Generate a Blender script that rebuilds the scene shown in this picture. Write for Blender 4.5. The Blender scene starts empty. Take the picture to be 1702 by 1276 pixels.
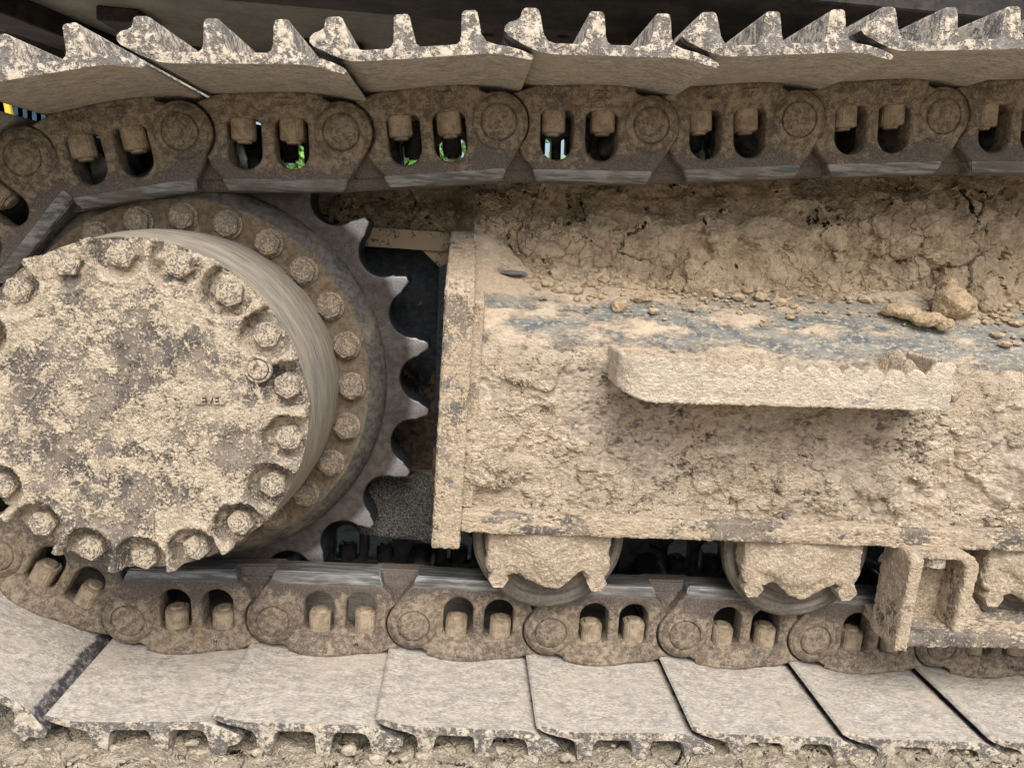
import bpy, bmesh, math, random
import numpy as np
from mathutils import Vector, Matrix, noise as mn

R = math.radians
random.seed(7); rng = np.random.RandomState(7)
scene = bpy.context.scene
COL = scene.collection

# ------------------------------------------------------------------ camera
CAM = (.4759, -1.0538, .6041); YAW, PITCH, ROLL = .0718, .182, .07
cd = bpy.data.cameras.new('camera'); cam = bpy.data.objects.new('camera', cd); COL.objects.link(cam)
fwd = Vector((math.sin(YAW)*math.cos(PITCH), math.cos(YAW)*math.cos(PITCH), -math.sin(PITCH)))
rt = Vector((math.cos(YAW), -math.sin(YAW), 0)); up = rt.cross(fwd)
r2 = math.cos(ROLL)*rt + math.sin(ROLL)*up; u2 = -math.sin(ROLL)*rt + math.cos(ROLL)*up
m = Matrix((r2, u2, -fwd)).transposed().to_4x4(); m.translation = Vector(CAM)
cam.matrix_world = m
cd.sensor_width = 36; cd.lens = 36*1276/1702; cd.clip_start = .02; cd.clip_end = 500
scene.camera = cam

# ------------------------------------------------------------------ light
SUN_EL, SUN_AZ = R(52), R(10)          # azimuth measured from straight in front of the machine towards +X
world = bpy.data.worlds.new("World"); scene.world = world; world.use_nodes = True
wn = world.node_tree; bg = wn.nodes['Background']
sky = wn.nodes.new('ShaderNodeTexSky'); sky.sky_type = 'NISHITA'; sky.sun_disc = False
sky.sun_elevation = SUN_EL; sky.air_density = 1.0; sky.dust_density = 4.0; sky.ozone_density = .6
sd = Vector((math.sin(SUN_AZ)*math.cos(SUN_EL), -math.cos(SUN_AZ)*math.cos(SUN_EL), math.sin(SUN_EL)))
sky.sun_rotation = math.atan2(sd.x, sd.y)
wn.links.new(sky.outputs[0], bg.inputs[0]); bg.inputs[1].default_value = .105
sl = bpy.data.lights.new('sun', 'SUN'); sl.energy = 2.05; sl.angle = R(42); sl.color = (1, .985, .955)
so = bpy.data.objects.new('sun', sl); COL.objects.link(so)
so.rotation_euler = sd.to_track_quat('Z', 'Y').to_euler()
scene.view_settings.view_transform = 'Standard'; scene.view_settings.look = 'None'
scene.view_settings.exposure = .88; scene.view_settings.gamma = 1
scene.cycles.max_bounces = 6; scene.cycles.diffuse_bounces = 4

# ------------------------------------------------------------------ node helpers
class NT:
    def __init__(s, name, disp='BUMP'):
        s.m = bpy.data.materials.new(name); s.m.use_nodes = True; s.m.displacement_method = disp
        s.t = s.m.node_tree; s.b = s.t.nodes['Principled BSDF']; s.o = s.t.nodes['Material Output']
        s.pos = s.t.nodes.new('ShaderNodeNewGeometry').outputs['Position']
        s.geo = s.pos.node
    def n(s, k): return s.t.nodes.new(k)
    def set(s, i, v):
        if isinstance(v, bpy.types.NodeSocket): s.t.links.new(v, i)
        else:
            if i.type == 'RGBA' and len(v) == 3: v = (*v, 1)
            i.default_value = v
    def obj(s): return s.n('ShaderNodeTexCoord').outputs['Object']
    def noise(s, scale, detail=4, rough=.55, vec=None, typ='FBM', dist=0):
        n = s.n('ShaderNodeTexNoise'); n.noise_type = typ; n.normalize = True
        s.set(n.inputs['Vector'], vec or s.pos)
        for k, v in (('Scale', scale), ('Detail', detail), ('Roughness', rough), ('Distortion', dist)): s.set(n.inputs[k], v)
        return n.outputs[0]
    def vor(s, scale, feat='F1', vec=None, detail=0):
        n = s.n('ShaderNodeTexVoronoi'); n.feature = feat
        s.set(n.inputs['Vector'], vec or s.pos); s.set(n.inputs['Scale'], scale)
        if detail: s.set(n.inputs['Detail'], float(detail))
        return n.outputs[0]
    def math(s, op, a, b=0., c=None, clamp=False):
        n = s.n('ShaderNodeMath'); n.operation = op; n.use_clamp = clamp
        s.set(n.inputs[0], a); s.set(n.inputs[1], b)
        if c is not None: s.set(n.inputs[2], c)
        return n.outputs[0]
    def add(s, a, b): return s.math('ADD', a, b)
    def sub(s, a, b): return s.math('SUBTRACT', a, b)
    def mul(s, a, b): return s.math('MULTIPLY', a, b)
    def step(s, v, lo, hi, a=0., b=1., smooth=True):
        n = s.n('ShaderNodeMapRange'); n.interpolation_type = 'SMOOTHSTEP' if smooth else 'LINEAR'
        s.set(n.inputs[0], v); s.set(n.inputs[1], lo); s.set(n.inputs[2], hi); s.set(n.inputs[3], a); s.set(n.inputs[4], b)
        return n.outputs[0]
    def mix(s, f, a, b):
        n = s.n('ShaderNodeMix'); n.data_type = 'RGBA'
        s.set(n.inputs[0], f); s.set(n.inputs[6], a); s.set(n.inputs[7], b); return n.outputs[2]
    def fmix(s, f, a, b):
        n = s.n('ShaderNodeMix'); s.set(n.inputs[0], f); s.set(n.inputs[2], a); s.set(n.inputs[3], b); return n.outputs[0]
    def sep(s, v):
        n = s.n('ShaderNodeSeparateXYZ'); s.set(n.inputs[0], v); return n.outputs
    def comb(s, x, y, z):
        n = s.n('ShaderNodeCombineXYZ'); s.set(n.inputs[0], x); s.set(n.inputs[1], y); s.set(n.inputs[2], z); return n.outputs[0]
    def vmul(s, v, k):
        n = s.n('ShaderNodeVectorMath'); n.operation = 'MULTIPLY'; s.set(n.inputs[0], v); s.set(n.inputs[1], k); return n.outputs[0]
    def warp(s, v, scale, amt):
        n = s.n('ShaderNodeTexNoise'); s.set(n.inputs['Vector'], v); s.set(n.inputs['Scale'], scale); s.set(n.inputs['Detail'], 3.)
        a = s.n('ShaderNodeVectorMath'); a.operation = 'MULTIPLY_ADD'
        s.set(a.inputs[0], n.outputs[1]); s.set(a.inputs[1], (amt,)*3); s.set(a.inputs[2], v); return a.outputs[0]
    def done(s, col, rough=.9, metal=0., h=None, spec=.25):
        s.set(s.b.inputs['Base Color'], col); s.set(s.b.inputs['Roughness'], rough); s.set(s.b.inputs['Metallic'], metal)
        s.set(s.b.inputs['Specular IOR Level'], spec)
        if h is not None:
            d = s.n('ShaderNodeDisplacement'); s.set(d.inputs['Height'], h); s.set(d.inputs['Midlevel'], 0.); s.set(d.inputs['Scale'], 1.)
            s.t.links.new(d.outputs[0], s.o.inputs['Displacement'])
        return s.m

TAN = (.46, .37, .265); TAN2 = (.36, .285, .20); PALE = (.58, .50, .395)
PURP = (.078, .066, .058); SLATE = (.075, .10, .125); PAINT = (.04, .075, .115)

def mud_mat(name, cov=.5, thick=.003, under=PURP, clump=.003, fine=.0012, scale=1., disp='BOTH', aniso=(1, 1, 1), light=TAN, dark=TAN2, zc=None, flakes=.54, w1=.40, soft=.014):
    """mud caked on metal: the mask that lays down the mud also raises it"""
    s = NT(name, disp); p = s.vmul(s.pos, aniso) if aniso != (1, 1, 1) else s.pos
    n1 = s.noise(14*scale, 3, .55, p); n2 = s.noise(60*scale, 5, .66, p); n3 = s.noise(260*scale, 4, .65, p); n4 = s.noise(700, 2, .6)
    k = s.add(s.add(s.mul(n1, w1), s.mul(n2, .74-w1)), s.mul(n3, .26))
    if zc: k = zc(s, k)
    mk = s.step(k, .5+(.5-cov)*.30-soft, .5+(.5-cov)*.30+soft)
    spk = s.step(s.noise(210*scale, 4, .7), flakes, flakes+.06)              # flakes of mud left on the bare metal
    c_m = s.mix(s.step(n2, .38, .62), dark, light)
    c_m = s.mix(s.mul(s.step(n1, .45, .7), .6), c_m, tuple(a*.84 for a in light))
    c_m = s.mix(s.mul(s.step(n3, .50, .64), .6), c_m, PALE)
    c_m = s.mix(s.mul(s.step(n3, .46, .36), .5), c_m, tuple(a*.72 for a in dark))
    c_u = s.mix(s.step(s.noise(45, 5, .65), .42, .62), under, tuple(a*1.5+b for a, b in zip(under, (.034, .028, .022))))
    c_u = s.mix(s.mul(s.step(s.noise(22, 4, .6), .40, .62), .35), c_u, dark)          # thin film of dust over the bare metal
    c_u = s.mix(s.mul(spk, .75), c_u, light)
    col = s.mix(mk, c_u, c_m)
    rid = s.math('ABSOLUTE', s.sub(s.noise(38*scale, 5, .68, p, dist=.3), .5))
    h = s.mul(mk, s.add(thick*.4, s.add(s.mul(s.sub(n2, .5), clump*2.6), s.mul(s.step(rid, 0., .10), clump*.35))))
    h = s.add(h, s.add(s.mul(mk, s.add(s.mul(s.sub(n3, .5), fine*3), s.mul(s.sub(n4, .5), fine*1.2))), s.mul(spk, fine*.6)))
    return s.done(col, s.fmix(mk, .6, .95), 0., h)

def build_materials():
    M = {}
    # front of the track frame: thick rough mud low down, thin film and bare slate paint round the bend
    s = NT('frame_mud', 'BOTH'); x, y, z = s.sep(s.pos)
    p = s.vmul(s.pos, (.75, 1, 1.25))
    n1 = s.noise(7, 3, .5); n2 = s.noise(34, 6, .66, p, dist=.25); n3 = s.noise(170, 5, .68, p); n4 = s.noise(480, 3, .65)
    bend = s.mul(s.step(z, .455, .492), s.step(z, .526, .540, 1., 0.))       # worn, bare band along the bend
    top = s.step(z, .520, .540)
    front = s.step(z, .50, .47, 0., 1.)
    front = s.step(z, .455, .495, 1., 0.)
    k = s.add(s.add(s.mul(n1, .35), s.mul(n2, .4)), s.mul(n3, .25))
    ks = s.noise(26, 5, .62, s.warp(s.vmul(s.pos, (.42, 1.2, 1.4)), 6, .05)); k = s.fmix(s.mul(s.step(z, .45, .49), .62), k, ks)
    thr = s.add(s.add(.415, s.mul(bend, .108)), s.mul(s.mul(top, s.step(z, .575, .555)), s.add(.030, s.mul(s.step(x, .68, .95), .065))))
    sf = s.step(z, .45, .49); mk = s.step(s.sub(k, thr), s.fmix(sf, -.012, -.045), s.fmix(sf, .02, .045))
    low = s.mul(s.step(s.noise(9, 4, .6), .53, .60), front)                  # scraped patches showing primer
    mk = s.mul(mk, s.sub(1., s.mul(low, .62)))
    thick = s.mul(front, s.sub(1., s.mul(low, .75)))
    c = s.mix(s.step(n2, .36, .62), (.405, .33, .24), (.535, .445, .34))
    c = s.mix(s.mul(s.step(n3, .5, .66), .55), c, (.64, .56, .45)); c = s.mix(s.mul(s.step(n3, .46, .36), .35), c, (.33, .255, .18))
    c = s.mix(s.mul(top, .4), c, s.mix(s.step(n3, .4, .6), (.36, .28, .19), (.52, .41, .285)))
    c = s.mix(s.mul(s.step(s.noise(5, 2), .52, .66), .35), c, (.53, .40, .27))
    un = s.mix(s.step(s.noise(90, 4, .6, s.vmul(s.pos, (.25, 1, 1))), .40, .62), (.068, .085, .100), (.17, .178, .172))
    un = s.mix(top, un, s.mix(s.step(n3, .4, .6), (.15, .145, .125), (.23, .21, .175)))
    un = s.mix(s.mul(s.step(s.noise(230, 5, .7, s.vmul(s.pos, (.5, 1, 1))), .52, .60), .75), un, (.47, .40, .28))
    un = s.mix(s.mul(s.step(n2, .36, .66), .6), un, (.30, .27, .215))
    un = s.mix(front, un, s.mix(s.step(n3, .42, .58), (.20, .17, .15), (.40, .33, .25)))
    col = s.mix(mk, un, c)
    rid = s.math('ABSOLUTE', s.sub(s.noise(22, 5, .62, p, dist=1.0), .5))
    nb = s.noise(15, 6, .62, p, dist=.2); nc = s.noise(26, 5, .66, s.vmul(s.pos, (.6, 1, 1.5)))
    shelf = s.add(s.mul(s.step(nb, .495, .515), .0030), s.mul(s.step(nc, .52, .54), .0022))       # flakes standing proud with a broken edge
    h = s.mul(thick, s.add(s.add(s.mul(s.sub(n2, .5), .019), shelf), s.mul(s.sub(n3, .5), .0052)))
    h = s.add(h, s.mul(mk, s.add(.0005, s.add(s.mul(n3, .0026), s.mul(n4, .0018)))))
    M['frame'] = s.done(col, .93, 0, h)

    # cracked mud bank
    s = NT('bank_mud', 'BOTH'); w = s.warp(s.warp(s.pos, 7, .12), 30, .025); w2 = s.warp(s.warp(s.pos, 16, .05), 60, .012)
    cr = s.vor(13, 'DISTANCE_TO_EDGE', w); cr2 = s.vor(38, 'DISTANCE_TO_EDGE', w2); cell = s.vor(13, 'F1', w)
    n2 = s.noise(30, 6, .6); n3 = s.noise(160, 5, .65)
    patch = s.step(s.noise(6, 2), .44, .6)
    crack = s.step(cr, .0, .022); crack2 = s.fmix(patch, 1., s.step(cr2, 0., .05))
    h = s.add(s.add(s.mul(s.mul(s.sub(crack, 1.), s.step(s.noise(8, 3), .50, .62)), .011), s.mul(s.sub(crack2, 1.), .003)), s.add(s.mul(s.sub(n2, .5), .019), s.mul(s.sub(n3, .5), .0055)))
    h = s.add(h, s.add(s.mul(s.step(cr, 0., .25), .003), s.mul(s.sub(s.step(s.noise(11, 4, .55), .50, .515), .5), .008)))
    c = s.mix(s.step(n2, .38, .62), (.29, .22, .145), (.42, .33, .225))
    c = s.mix(s.mul(s.step(n3, .5, .66), .5), c, (.50, .41, .295)); c = s.mix(s.mul(s.step(n3, .46, .36), .5), c, (.20, .135, .08))
    M['bank'] = s.done(c, .97, 0, h)

    M['mud'] = mud_mat('thick_mud', .78, .003, PURP, .0035, .0012)
    M['collar'] = mud_mat('collar_mud', .95, .001, (.2, .16, .13), .0032, .0010, .8, light=(.43, .35, .255), dark=(.35, .28, .20))
    M['plate'] = mud_mat('plate_mud', .66, .001, (.085, .078, .072), .0017, .001)
    M['flange'] = mud_mat('flange_mud', .53, .001, (.085, .078, .072), .0024, .001, aniso=(.5, 1, 1))
    M['stepmud'] = mud_mat('step_mud', .68, .0009, (.20, .195, .185), .0019, .0012, aniso=(.6, 1, 1), light=(.57, .49, .39), dark=(.45, .38, .29))
    M['cover'] = mud_mat('cover_mud', .53, .0012, (.078, .069, .064), .0022, .0011, 1.25, light=(.55, .465, .35), dark=(.42, .35, .26), flakes=.535, w1=.44, soft=.019)
    s = NT('crumb'); n = s.noise(150, 5, .7); M['crumb'] = s.done(s.mix(s.step(n, .38, .62), (.30, .225, .145), (.50, .40, .275)), .97, 0, s.mul(n, .002))
    s = NT('cast_text'); n = s.noise(200, 4, .6); M['text'] = s.done(s.mix(s.step(n, .42, .58), (.20, .175, .145), (.40, .34, .26)), .9)
    M['clod'] = mud_mat('clod_mud', 1., .001, PURP, .0025, .0012, light=(.55, .42, .27), dark=(.42, .31, .19))

    # smooth turned side of the hub: mud streaks running round it
    s = NT('housing_streaks'); o = s.obj(); x, y, z = s.sep(o)
    ang = s.math('ARCTAN2', z, x)
    v = s.comb(s.mul(ang, 2.2), s.mul(y, 90.), 0.); v2 = s.comb(s.mul(ang, 7.), s.mul(y, 420.), 3.)
    a = s.noise(1., 4, .6, v); b = s.noise(1., 4, .6, v2)
    c = s.mix(s.step(a, .40, .62), (.17, .16, .14), (.30, .258, .20)); c = s.mix(s.mul(s.step(b, .45, .65), .6), c, (.40, .345, .26)); c = s.mix(s.mul(s.step(b, .46, .38), .5), c, (.14, .135, .12))
    c = s.mix(s.mul(s.step(s.noise(6, 3), .5, .65), .5), c, (.27, .23, .175))
    M['barrel'] = s.done(c, .62, 0, s.add(s.mul(a, .0006), s.mul(b, .0005)), .4)

    # bolts
    s = NT('muddy_bolt'); n = s.noise(110, 5, .65); n2 = s.noise(420, 3, .6)
    k = s.step(s.add(s.mul(n, .6), s.mul(n2, .4)), .44, .53)
    c = s.mix(k, s.mix(s.step(n2, .4, .6), (.14, .12, .105), (.32, .28, .235)), s.mix(s.step(n2, .4, .6), (.32, .26, .185), (.47, .40, .30)))
    M['bolt'] = s.done(c, .75, 0, s.add(s.mul(k, .0004), s.mul(n2, .0003)))
    s = NT('dull_bolt'); n = s.noise(90, 5, .65); n2 = s.noise(380, 3, .6)
    k = s.step(s.add(s.mul(n, .6), s.mul(n2, .4)), .45, .54)
    c = s.mix(k, s.mix(n2, (.07, .06, .055), (.20, .17, .14)), s.mix(s.step(n2, .4, .6), (.19, .145, .095), (.28, .22, .15)))
    M['rbolt'] = s.done(c, .75, 0, s.add(s.mul(k, .0004), s.mul(n2, .0003)))

    # track links: brown dust over forged steel; darker, oily towards the rail
    s = NT('link_dust'); o = s.obj(); x, y, z = s.sep(o)
    n1 = s.noise(18, 4, .6); n2 = s.noise(120, 6, .7); n3 = s.noise(520, 3, .6)
    k = s.add(s.add(s.mul(n1, .4), s.mul(n2, .35)), s.mul(n3, .25))
    wear = s.step(s.add(z, s.mul(s.sub(n1, .5), .05)), -.056, -.026)
    k2 = s.step(s.add(k, s.mul(s.sub(wear, 1.), .15)), .375, .53)
    dust = s.mix(s.step(n2, .4, .60), (.145, .112, .079), (.265, .215, .155)); dust = s.mix(s.mul(s.step(n3, .45, .38), .8), dust, (.10, .075, .055))
    met = s.mix(s.step(n3, .38, .62), (.065, .053, .045), (.125, .10, .082))
    c = s.mix(k2, met, dust)
    rust = s.mul(s.step(s.noise(26, 3, .6, s.warp(s.pos, 5, .1)), .62, .70), .3)
    c = s.mix(rust, c, (.24, .12, .055))
    M['link'] = s.done(c, s.fmix(k2, .55, .9), 0, s.add(s.mul(n2, .0011), s.add(s.mul(n3, .0007), s.mul(k2, .0003))), .35)

    s = NT('dusty_nut'); n = s.noise(70, 5, .65); n2 = s.noise(400, 3, .6)
    M['nut'] = s.done(s.mix(s.mul(s.step(n2, .56, .64), .6), s.mix(s.step(n, .36, .6), (.21, .16, .108), (.34, .27, .19)), (.14, .11, .085)), .9, 0, s.add(s.mul(n, .001), s.mul(n2, .0004)))
    s = NT('worn_rail'); v = s.vmul(s.pos, (.12, 1, 1)); n1 = s.noise(160, 5, .65, v); n2 = s.noise(14, 3)
    c = s.mix(s.step(n1, .38, .64), (.08, .08, .077), (.25, .25, .24)); c = s.mix(s.mul(s.step(n2, .48, .62), .6), c, (.12, .10, .085))
    M['rail'] = s.done(c, s.step(n1, .3, .7, .42, .60), .45, s.mul(n1, .0008), .5)

    s = NT('oily_steel'); n1 = s.noise(40, 4); n2 = s.noise(300, 3)
    c = s.mix(s.step(n1, .4, .62), (.022, .024, .028), (.075, .07, .068))
    M['oily'] = s.done(c, s.step(n1, .35, .65, .30, .65), .3, s.mul(n2, .0004), .5)

    # shoes: flat side with a scuffed film of dust, ends and grousers chipped and caked
    s = NT('shoe_dust'); v = s.vmul(s.pos, (.45, 1, 1)); n1 = s.noise(9, 4, .6); n2 = s.noise(110, 6, .72, v); n3 = s.noise(430, 4, .65, v); n4 = s.noise(40, 4, .6)
    c = s.mix(s.step(n2, .36, .64), (.245, .22, .188), (.40, .365, .31)); c = s.mix(s.mul(s.step(n3, .5, .64), .6), c, (.56, .52, .455))
    c = s.mix(s.mul(s.step(n4, .52, .66), .45), c, (.225, .21, .20)); c = s.mix(s.mul(s.step(n3, .44, .36), .7), c, (.17, .145, .13))
    c = s.mix(s.mul(s.step(n1, .54, .62), .45), c, (.37, .315, .245)); c = s.mix(s.mul(s.step(s.noise(70, 5, .7), .60, .66), .5), c, (.47, .42, .345))
    c = s.mix(s.mul(s.step(s.noise(24, 5, .7), .66, .69), .5), c, (.09, .12, .12))
    ox = s.sep(s.obj())[0]; e = s.step(s.add(ox, s.mul(s.sub(n4, .5), .02)), .033, .028)       # rubbed bare where the neighbouring shoe slides
    c = s.mix(e, c, s.mix(s.step(n2, .46, .66), (.045, .04, .042), (.24, .23, .225)))
    M['shoe_in'] = s.done(c, .8, 0, s.add(s.mul(n2, .0015), s.mul(n3, .0010)), .3)
    s = NT('shoe_chipped'); n1 = s.noise(32, 5, .65); n2 = s.noise(150, 5, .65); n3 = s.noise(520, 3, .6)
    k = s.step(s.add(s.add(s.mul(n1, .45), s.mul(n2, .35)), s.mul(n3, .2)), .455, .525)
    met = s.mix(s.step(n2, .4, .62), (.13, .118, .108), (.26, .24, .22)); dust = s.mix(s.step(n2, .45, .6), (.40, .34, .265), (.54, .48, .39))
    c = s.mix(k, met, dust); c = s.mix(s.mul(s.step(n3, .57, .66), .5), c, (.60, .54, .44))
    M['shoe_out'] = s.done(c, .8, 0, s.add(s.mul(k, .0018), s.add(s.mul(n2, .0022), s.mul(n3, .001))), .35)

    # sprocket: dark oily disc, bright worn tooth flanks, brown dusty bolt flange
    s = NT('sprocket_steel'); o = s.obj(); x, y, z = s.sep(o)
    r = s.math('SQRT', s.add(s.mul(x, x), s.mul(z, z)))
    n1 = s.noise(12, 4, .6); n2 = s.noise(90, 5, .65); n3 = s.noise(500, 3, .6)
    rr = s.add(r, s.mul(s.sub(n1, .5), .012))
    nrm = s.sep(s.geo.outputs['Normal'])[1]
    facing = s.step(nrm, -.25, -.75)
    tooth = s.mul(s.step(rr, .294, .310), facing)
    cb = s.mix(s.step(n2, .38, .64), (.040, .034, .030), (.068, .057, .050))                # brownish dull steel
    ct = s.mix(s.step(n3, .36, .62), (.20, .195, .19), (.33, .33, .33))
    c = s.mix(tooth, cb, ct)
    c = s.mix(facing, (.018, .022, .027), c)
    c = s.mix(s.mul(s.step(n3, .6, .68), .35), c, (.30, .25, .2))
    M['sprocket'] = s.done(c, s.fmix(tooth, .5, .42), s.fmix(tooth, .25, .7), s.add(s.mul(n2, .0007), s.mul(n3, .0004)), .3)
    s = NT('sprocket_rim'); n1 = s.noise(18, 4, .6); n2 = s.noise(140, 5, .65)
    c = s.mix(s.step(n2, .38, .62), (.038, .037, .033), (.085, .078, .066)); c = s.mix(s.mul(s.step(n1, .5, .65), .5), c, (.19, .16, .11))
    M['rim'] = s.done(c, .65, 0, s.mul(n2, .0007), .35)
    s = NT('flange_dust'); n1 = s.noise(16, 5, .65); n2 = s.noise(130, 5, .65)
    c = s.mix(s.step(n2, .36, .62), (.085, .064, .043), (.145, .11, .074)); c = s.mix(s.mul(s.step(n1, .56, .64), .8), c, (.10, .10, .085))
    c = s.mix(s.mul(s.step(n1, .42, .36), .7), c, (.26, .205, .14))
    M['dflange'] = s.done(c, .9, 0, s.add(s.mul(n2, .001), s.mul(s.step(n1, .42, .36), .001)))

    s = NT('roller_steel'); o = s.obj(); x, y, z = s.sep(o); ang = s.math('ARCTAN2', z, x); r = s.math('SQRT', s.add(s.mul(x, x), s.mul(z, z)))
    v = s.comb(s.mul(ang, 1.3), 0., s.mul(r, 160.)); a = s.noise(1., 4, .6, v); n2 = s.noise(200, 4, .6)
    c = s.mix(s.step(a, .38, .62), (.075, .065, .055), (.15, .128, .105)); c = s.mix(s.mul(s.step(n2, .5, .65), .4), c, (.24, .20, .15))
    M['roller'] = s.done(c, .55, .2, s.add(s.mul(a, .0004), s.mul(n2, .0004)), .4)

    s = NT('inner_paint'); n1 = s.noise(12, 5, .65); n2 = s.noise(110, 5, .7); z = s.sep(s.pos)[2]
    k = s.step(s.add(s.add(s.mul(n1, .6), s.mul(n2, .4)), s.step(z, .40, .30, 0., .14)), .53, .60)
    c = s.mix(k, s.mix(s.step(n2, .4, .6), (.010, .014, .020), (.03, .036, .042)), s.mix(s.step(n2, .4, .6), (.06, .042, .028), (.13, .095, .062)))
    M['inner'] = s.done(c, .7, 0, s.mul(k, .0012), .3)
    s = NT('dusty_bar'); n1 = s.noise(26, 5, .65); n2 = s.noise(200, 4, .7)
    c = s.mix(s.step(s.add(s.mul(n1, .6), s.mul(n2, .4)), .50, .55), (.25, .19, .125), (.05, .055, .052))
    M['bar'] = s.done(c, .9, 0, s.mul(n1, .001))
    s = NT('black_soil', 'BOTH'); n1 = s.noise(420, 3, .7); v = s.vor(260); n2 = s.noise(30, 3)
    c = s.mix(s.step(n1, .42, .62), (.035, .035, .032), (.17, .165, .15))
    M['soil'] = s.done(c, .95, 0, s.add(s.mul(n1, .004), s.mul(n2, .012)))

    s = NT('ground_mud', 'BOTH'); n1 = s.noise(8, 4, .55); n2 = s.noise(38, 6, .62); n3 = s.noise(240, 4, .65)
    w = s.warp(s.pos, 18, .03); cr = s.vor(22, 'DISTANCE_TO_EDGE', w)
    near = s.step(s.math('ABSOLUTE', s.sep(s.pos)[1]), 1.2, .6)
    c = s.mix(s.step(n2, .36, .62), (.27, .23, .17), (.42, .365, .275)); c = s.mix(s.mul(s.step(n3, .5, .66), .5), c, (.50, .44, .35))
    h = s.add(s.mul(n1, .014), s.mul(near, s.add(s.add(s.mul(n2, .030), s.mul(s.step(cr, 0., .05), .005)), s.mul(n3, .003))))
    M['ground'] = s.done(c, .97, 0, h)

    s = NT('ground_clod'); n = s.noise(120, 5, .7); M['ground_clod'] = s.done(s.mix(s.step(n, .38, .62), (.27, .23, .17), (.45, .39, .30)), .97, 0, s.mul(n, .003))
    def plain(name, a, b, scale=20, rough=.7, spec=.3, h=.0006):
        s = NT(name); n1 = s.noise(scale, 5, .65); n2 = s.noise(scale*9, 4, .6)
        c = s.mix(s.step(s.add(s.mul(n1, .7), s.mul(n2, .3)), .40, .60), a, b)
        return s.done(c, rough, 0, s.mul(n2, h), spec)
    M['house_grey'] = plain('house_grey_paint', (.20, .19, .17), (.30, .285, .25), 7)
    M['house_brown'] = plain('house_brown_dust', (.035, .028, .022), (.10, .078, .055), 9)
    M['house_dark'] = plain('house_dark_paint', (.015, .015, .016), (.05, .043, .036), 12)
    M['blue'] = plain('container_blue', (.06, .12, .19), (.12, .19, .27), 3, .5)
    M['yellow'] = plain('yellow_paint', (.60, .38, .03), (.70, .46, .06), 8, .5)
    M['stone'] = plain('dark_chip', (.12, .12, .12), (.22, .21, .19), 60)
    M['dust_fill'] = plain('dust_fill', (.48, .38, .25), (.62, .52, .37), 90, .97, .1, .003)
    s = NT('leaf'); n = s.noise(2.2, 3); n2 = s.noise(18, 2)
    c = s.mix(s.step(s.add(s.mul(n, .6), s.mul(n2, .4)), .4, .6), (.08, .20, .04), (.26, .48, .12)); M['leaf'] = s.done(c, .6, 0)
    s.set(s.b.inputs['Transmission Weight'], 0.)
    M['bark'] = plain('bark', (.08, .06, .04), (.16, .12, .08), 9)
    return M
M = build_materials()

# ------------------------------------------------------------------ object helpers
def link(name, me, mat=None, parent=None, loc=(0, 0, 0), rot=(0, 0, 0), smooth=True):
    o = bpy.data.objects.new(name, me); COL.objects.link(o)
    if mat is not None and not me.materials: me.materials.append(mat)
    if parent is not None: o.parent = parent
    o.location = loc; o.rotation_euler = rot
    if smooth and me.polygons: me.polygons.foreach_set('use_smooth', [True]*len(me.polygons))
    return o
def tag(o, label=None, cat=None, group=None, kind=None):
    for k, v in (('label', label), ('category', cat), ('group', group), ('kind', kind)):
        if v: o[k] = v
    return o
def empty(name, loc, label, cat, group=None):
    o = bpy.data.objects.new(name, None); COL.objects.link(o); o.location = loc; o.empty_display_size = .05
    return tag(o, label, cat, group)
def rebase(t):
    """children were modelled in world coordinates: express them in the frame of their thing"""
    for c in t.children: c.location = Vector(c.location)-Vector(t.location)
def mesh(name, vs, fs):
    me = bpy.data.meshes.new(name); me.from_pydata([tuple(v) for v in vs], [], fs); me.update(); return me
def from_bm(name, bm):
    me = bpy.data.meshes.new(name); bmesh.ops.recalc_face_normals(bm, faces=bm.faces); bm.to_mesh(me); bm.free(); return me
def sharp(me, ang=35):
    me.set_sharp_from_angle(angle=R(ang)); return me

def plate(name, outer, holes=(), y0=0., y1=.01, bevel=0., res=2):
    """flat shape in XZ (with holes) given thickness from y0 to y1 and rounded edges"""
    cu = bpy.data.curves.new(name, 'CURVE'); cu.dimensions = '2D'; cu.fill_mode = 'BOTH'
    cu.extrude = (y1-y0)/2-bevel; cu.bevel_depth = bevel; cu.bevel_resolution = res; cu.offset = -bevel
    for loop in (outer, *holes):
        sp = cu.splines.new('POLY'); sp.points.add(len(loop)-1)
        for q, (a, b) in zip(sp.points, loop): q.co = (a, b, 0, 1)
        sp.use_cyclic_u = True
    ob = bpy.data.objects.new(name, cu); COL.objects.link(ob)
    dg = bpy.context.evaluated_depsgraph_get(); me = bpy.data.meshes.new_from_object(ob.evaluated_get(dg))
    bpy.data.objects.remove(ob); bpy.data.curves.remove(cu)
    bm = bmesh.new(); bm.from_mesh(me); bpy.data.meshes.remove(me)
    for v in bm.verts: v.co = Vector((v.co.x, v.co.z+(y0+y1)/2, v.co.y))
    bmesh.ops.remove_doubles(bm, verts=bm.verts, dist=1e-6)
    return sharp(from_bm(name, bm))

def lathe_bm(bm, prof, n=64, c=(0, 0), cap=True):
    """profile of (r, y) spun round the Y axis through c=(x, z)"""
    rows = []
    for r, y in prof:
        rows.append([bm.verts.new((c[0]+r*math.cos(2*math.pi*i/n), y, c[1]+r*math.sin(2*math.pi*i/n))) for i in range(n)])
    for a, b in zip(rows, rows[1:]):
        for i in range(n): bm.faces.new((a[i], a[(i+1) % n], b[(i+1) % n], b[i]))
    if cap:
        bm.faces.new(rows[0]); bm.faces.new(rows[-1])
    return rows
def lathe(name, prof, n=64, cap=True, ang=35):
    bm = bmesh.new(); lathe_bm(bm, prof, n, cap=cap); return sharp(from_bm(name, bm), ang)

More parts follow.
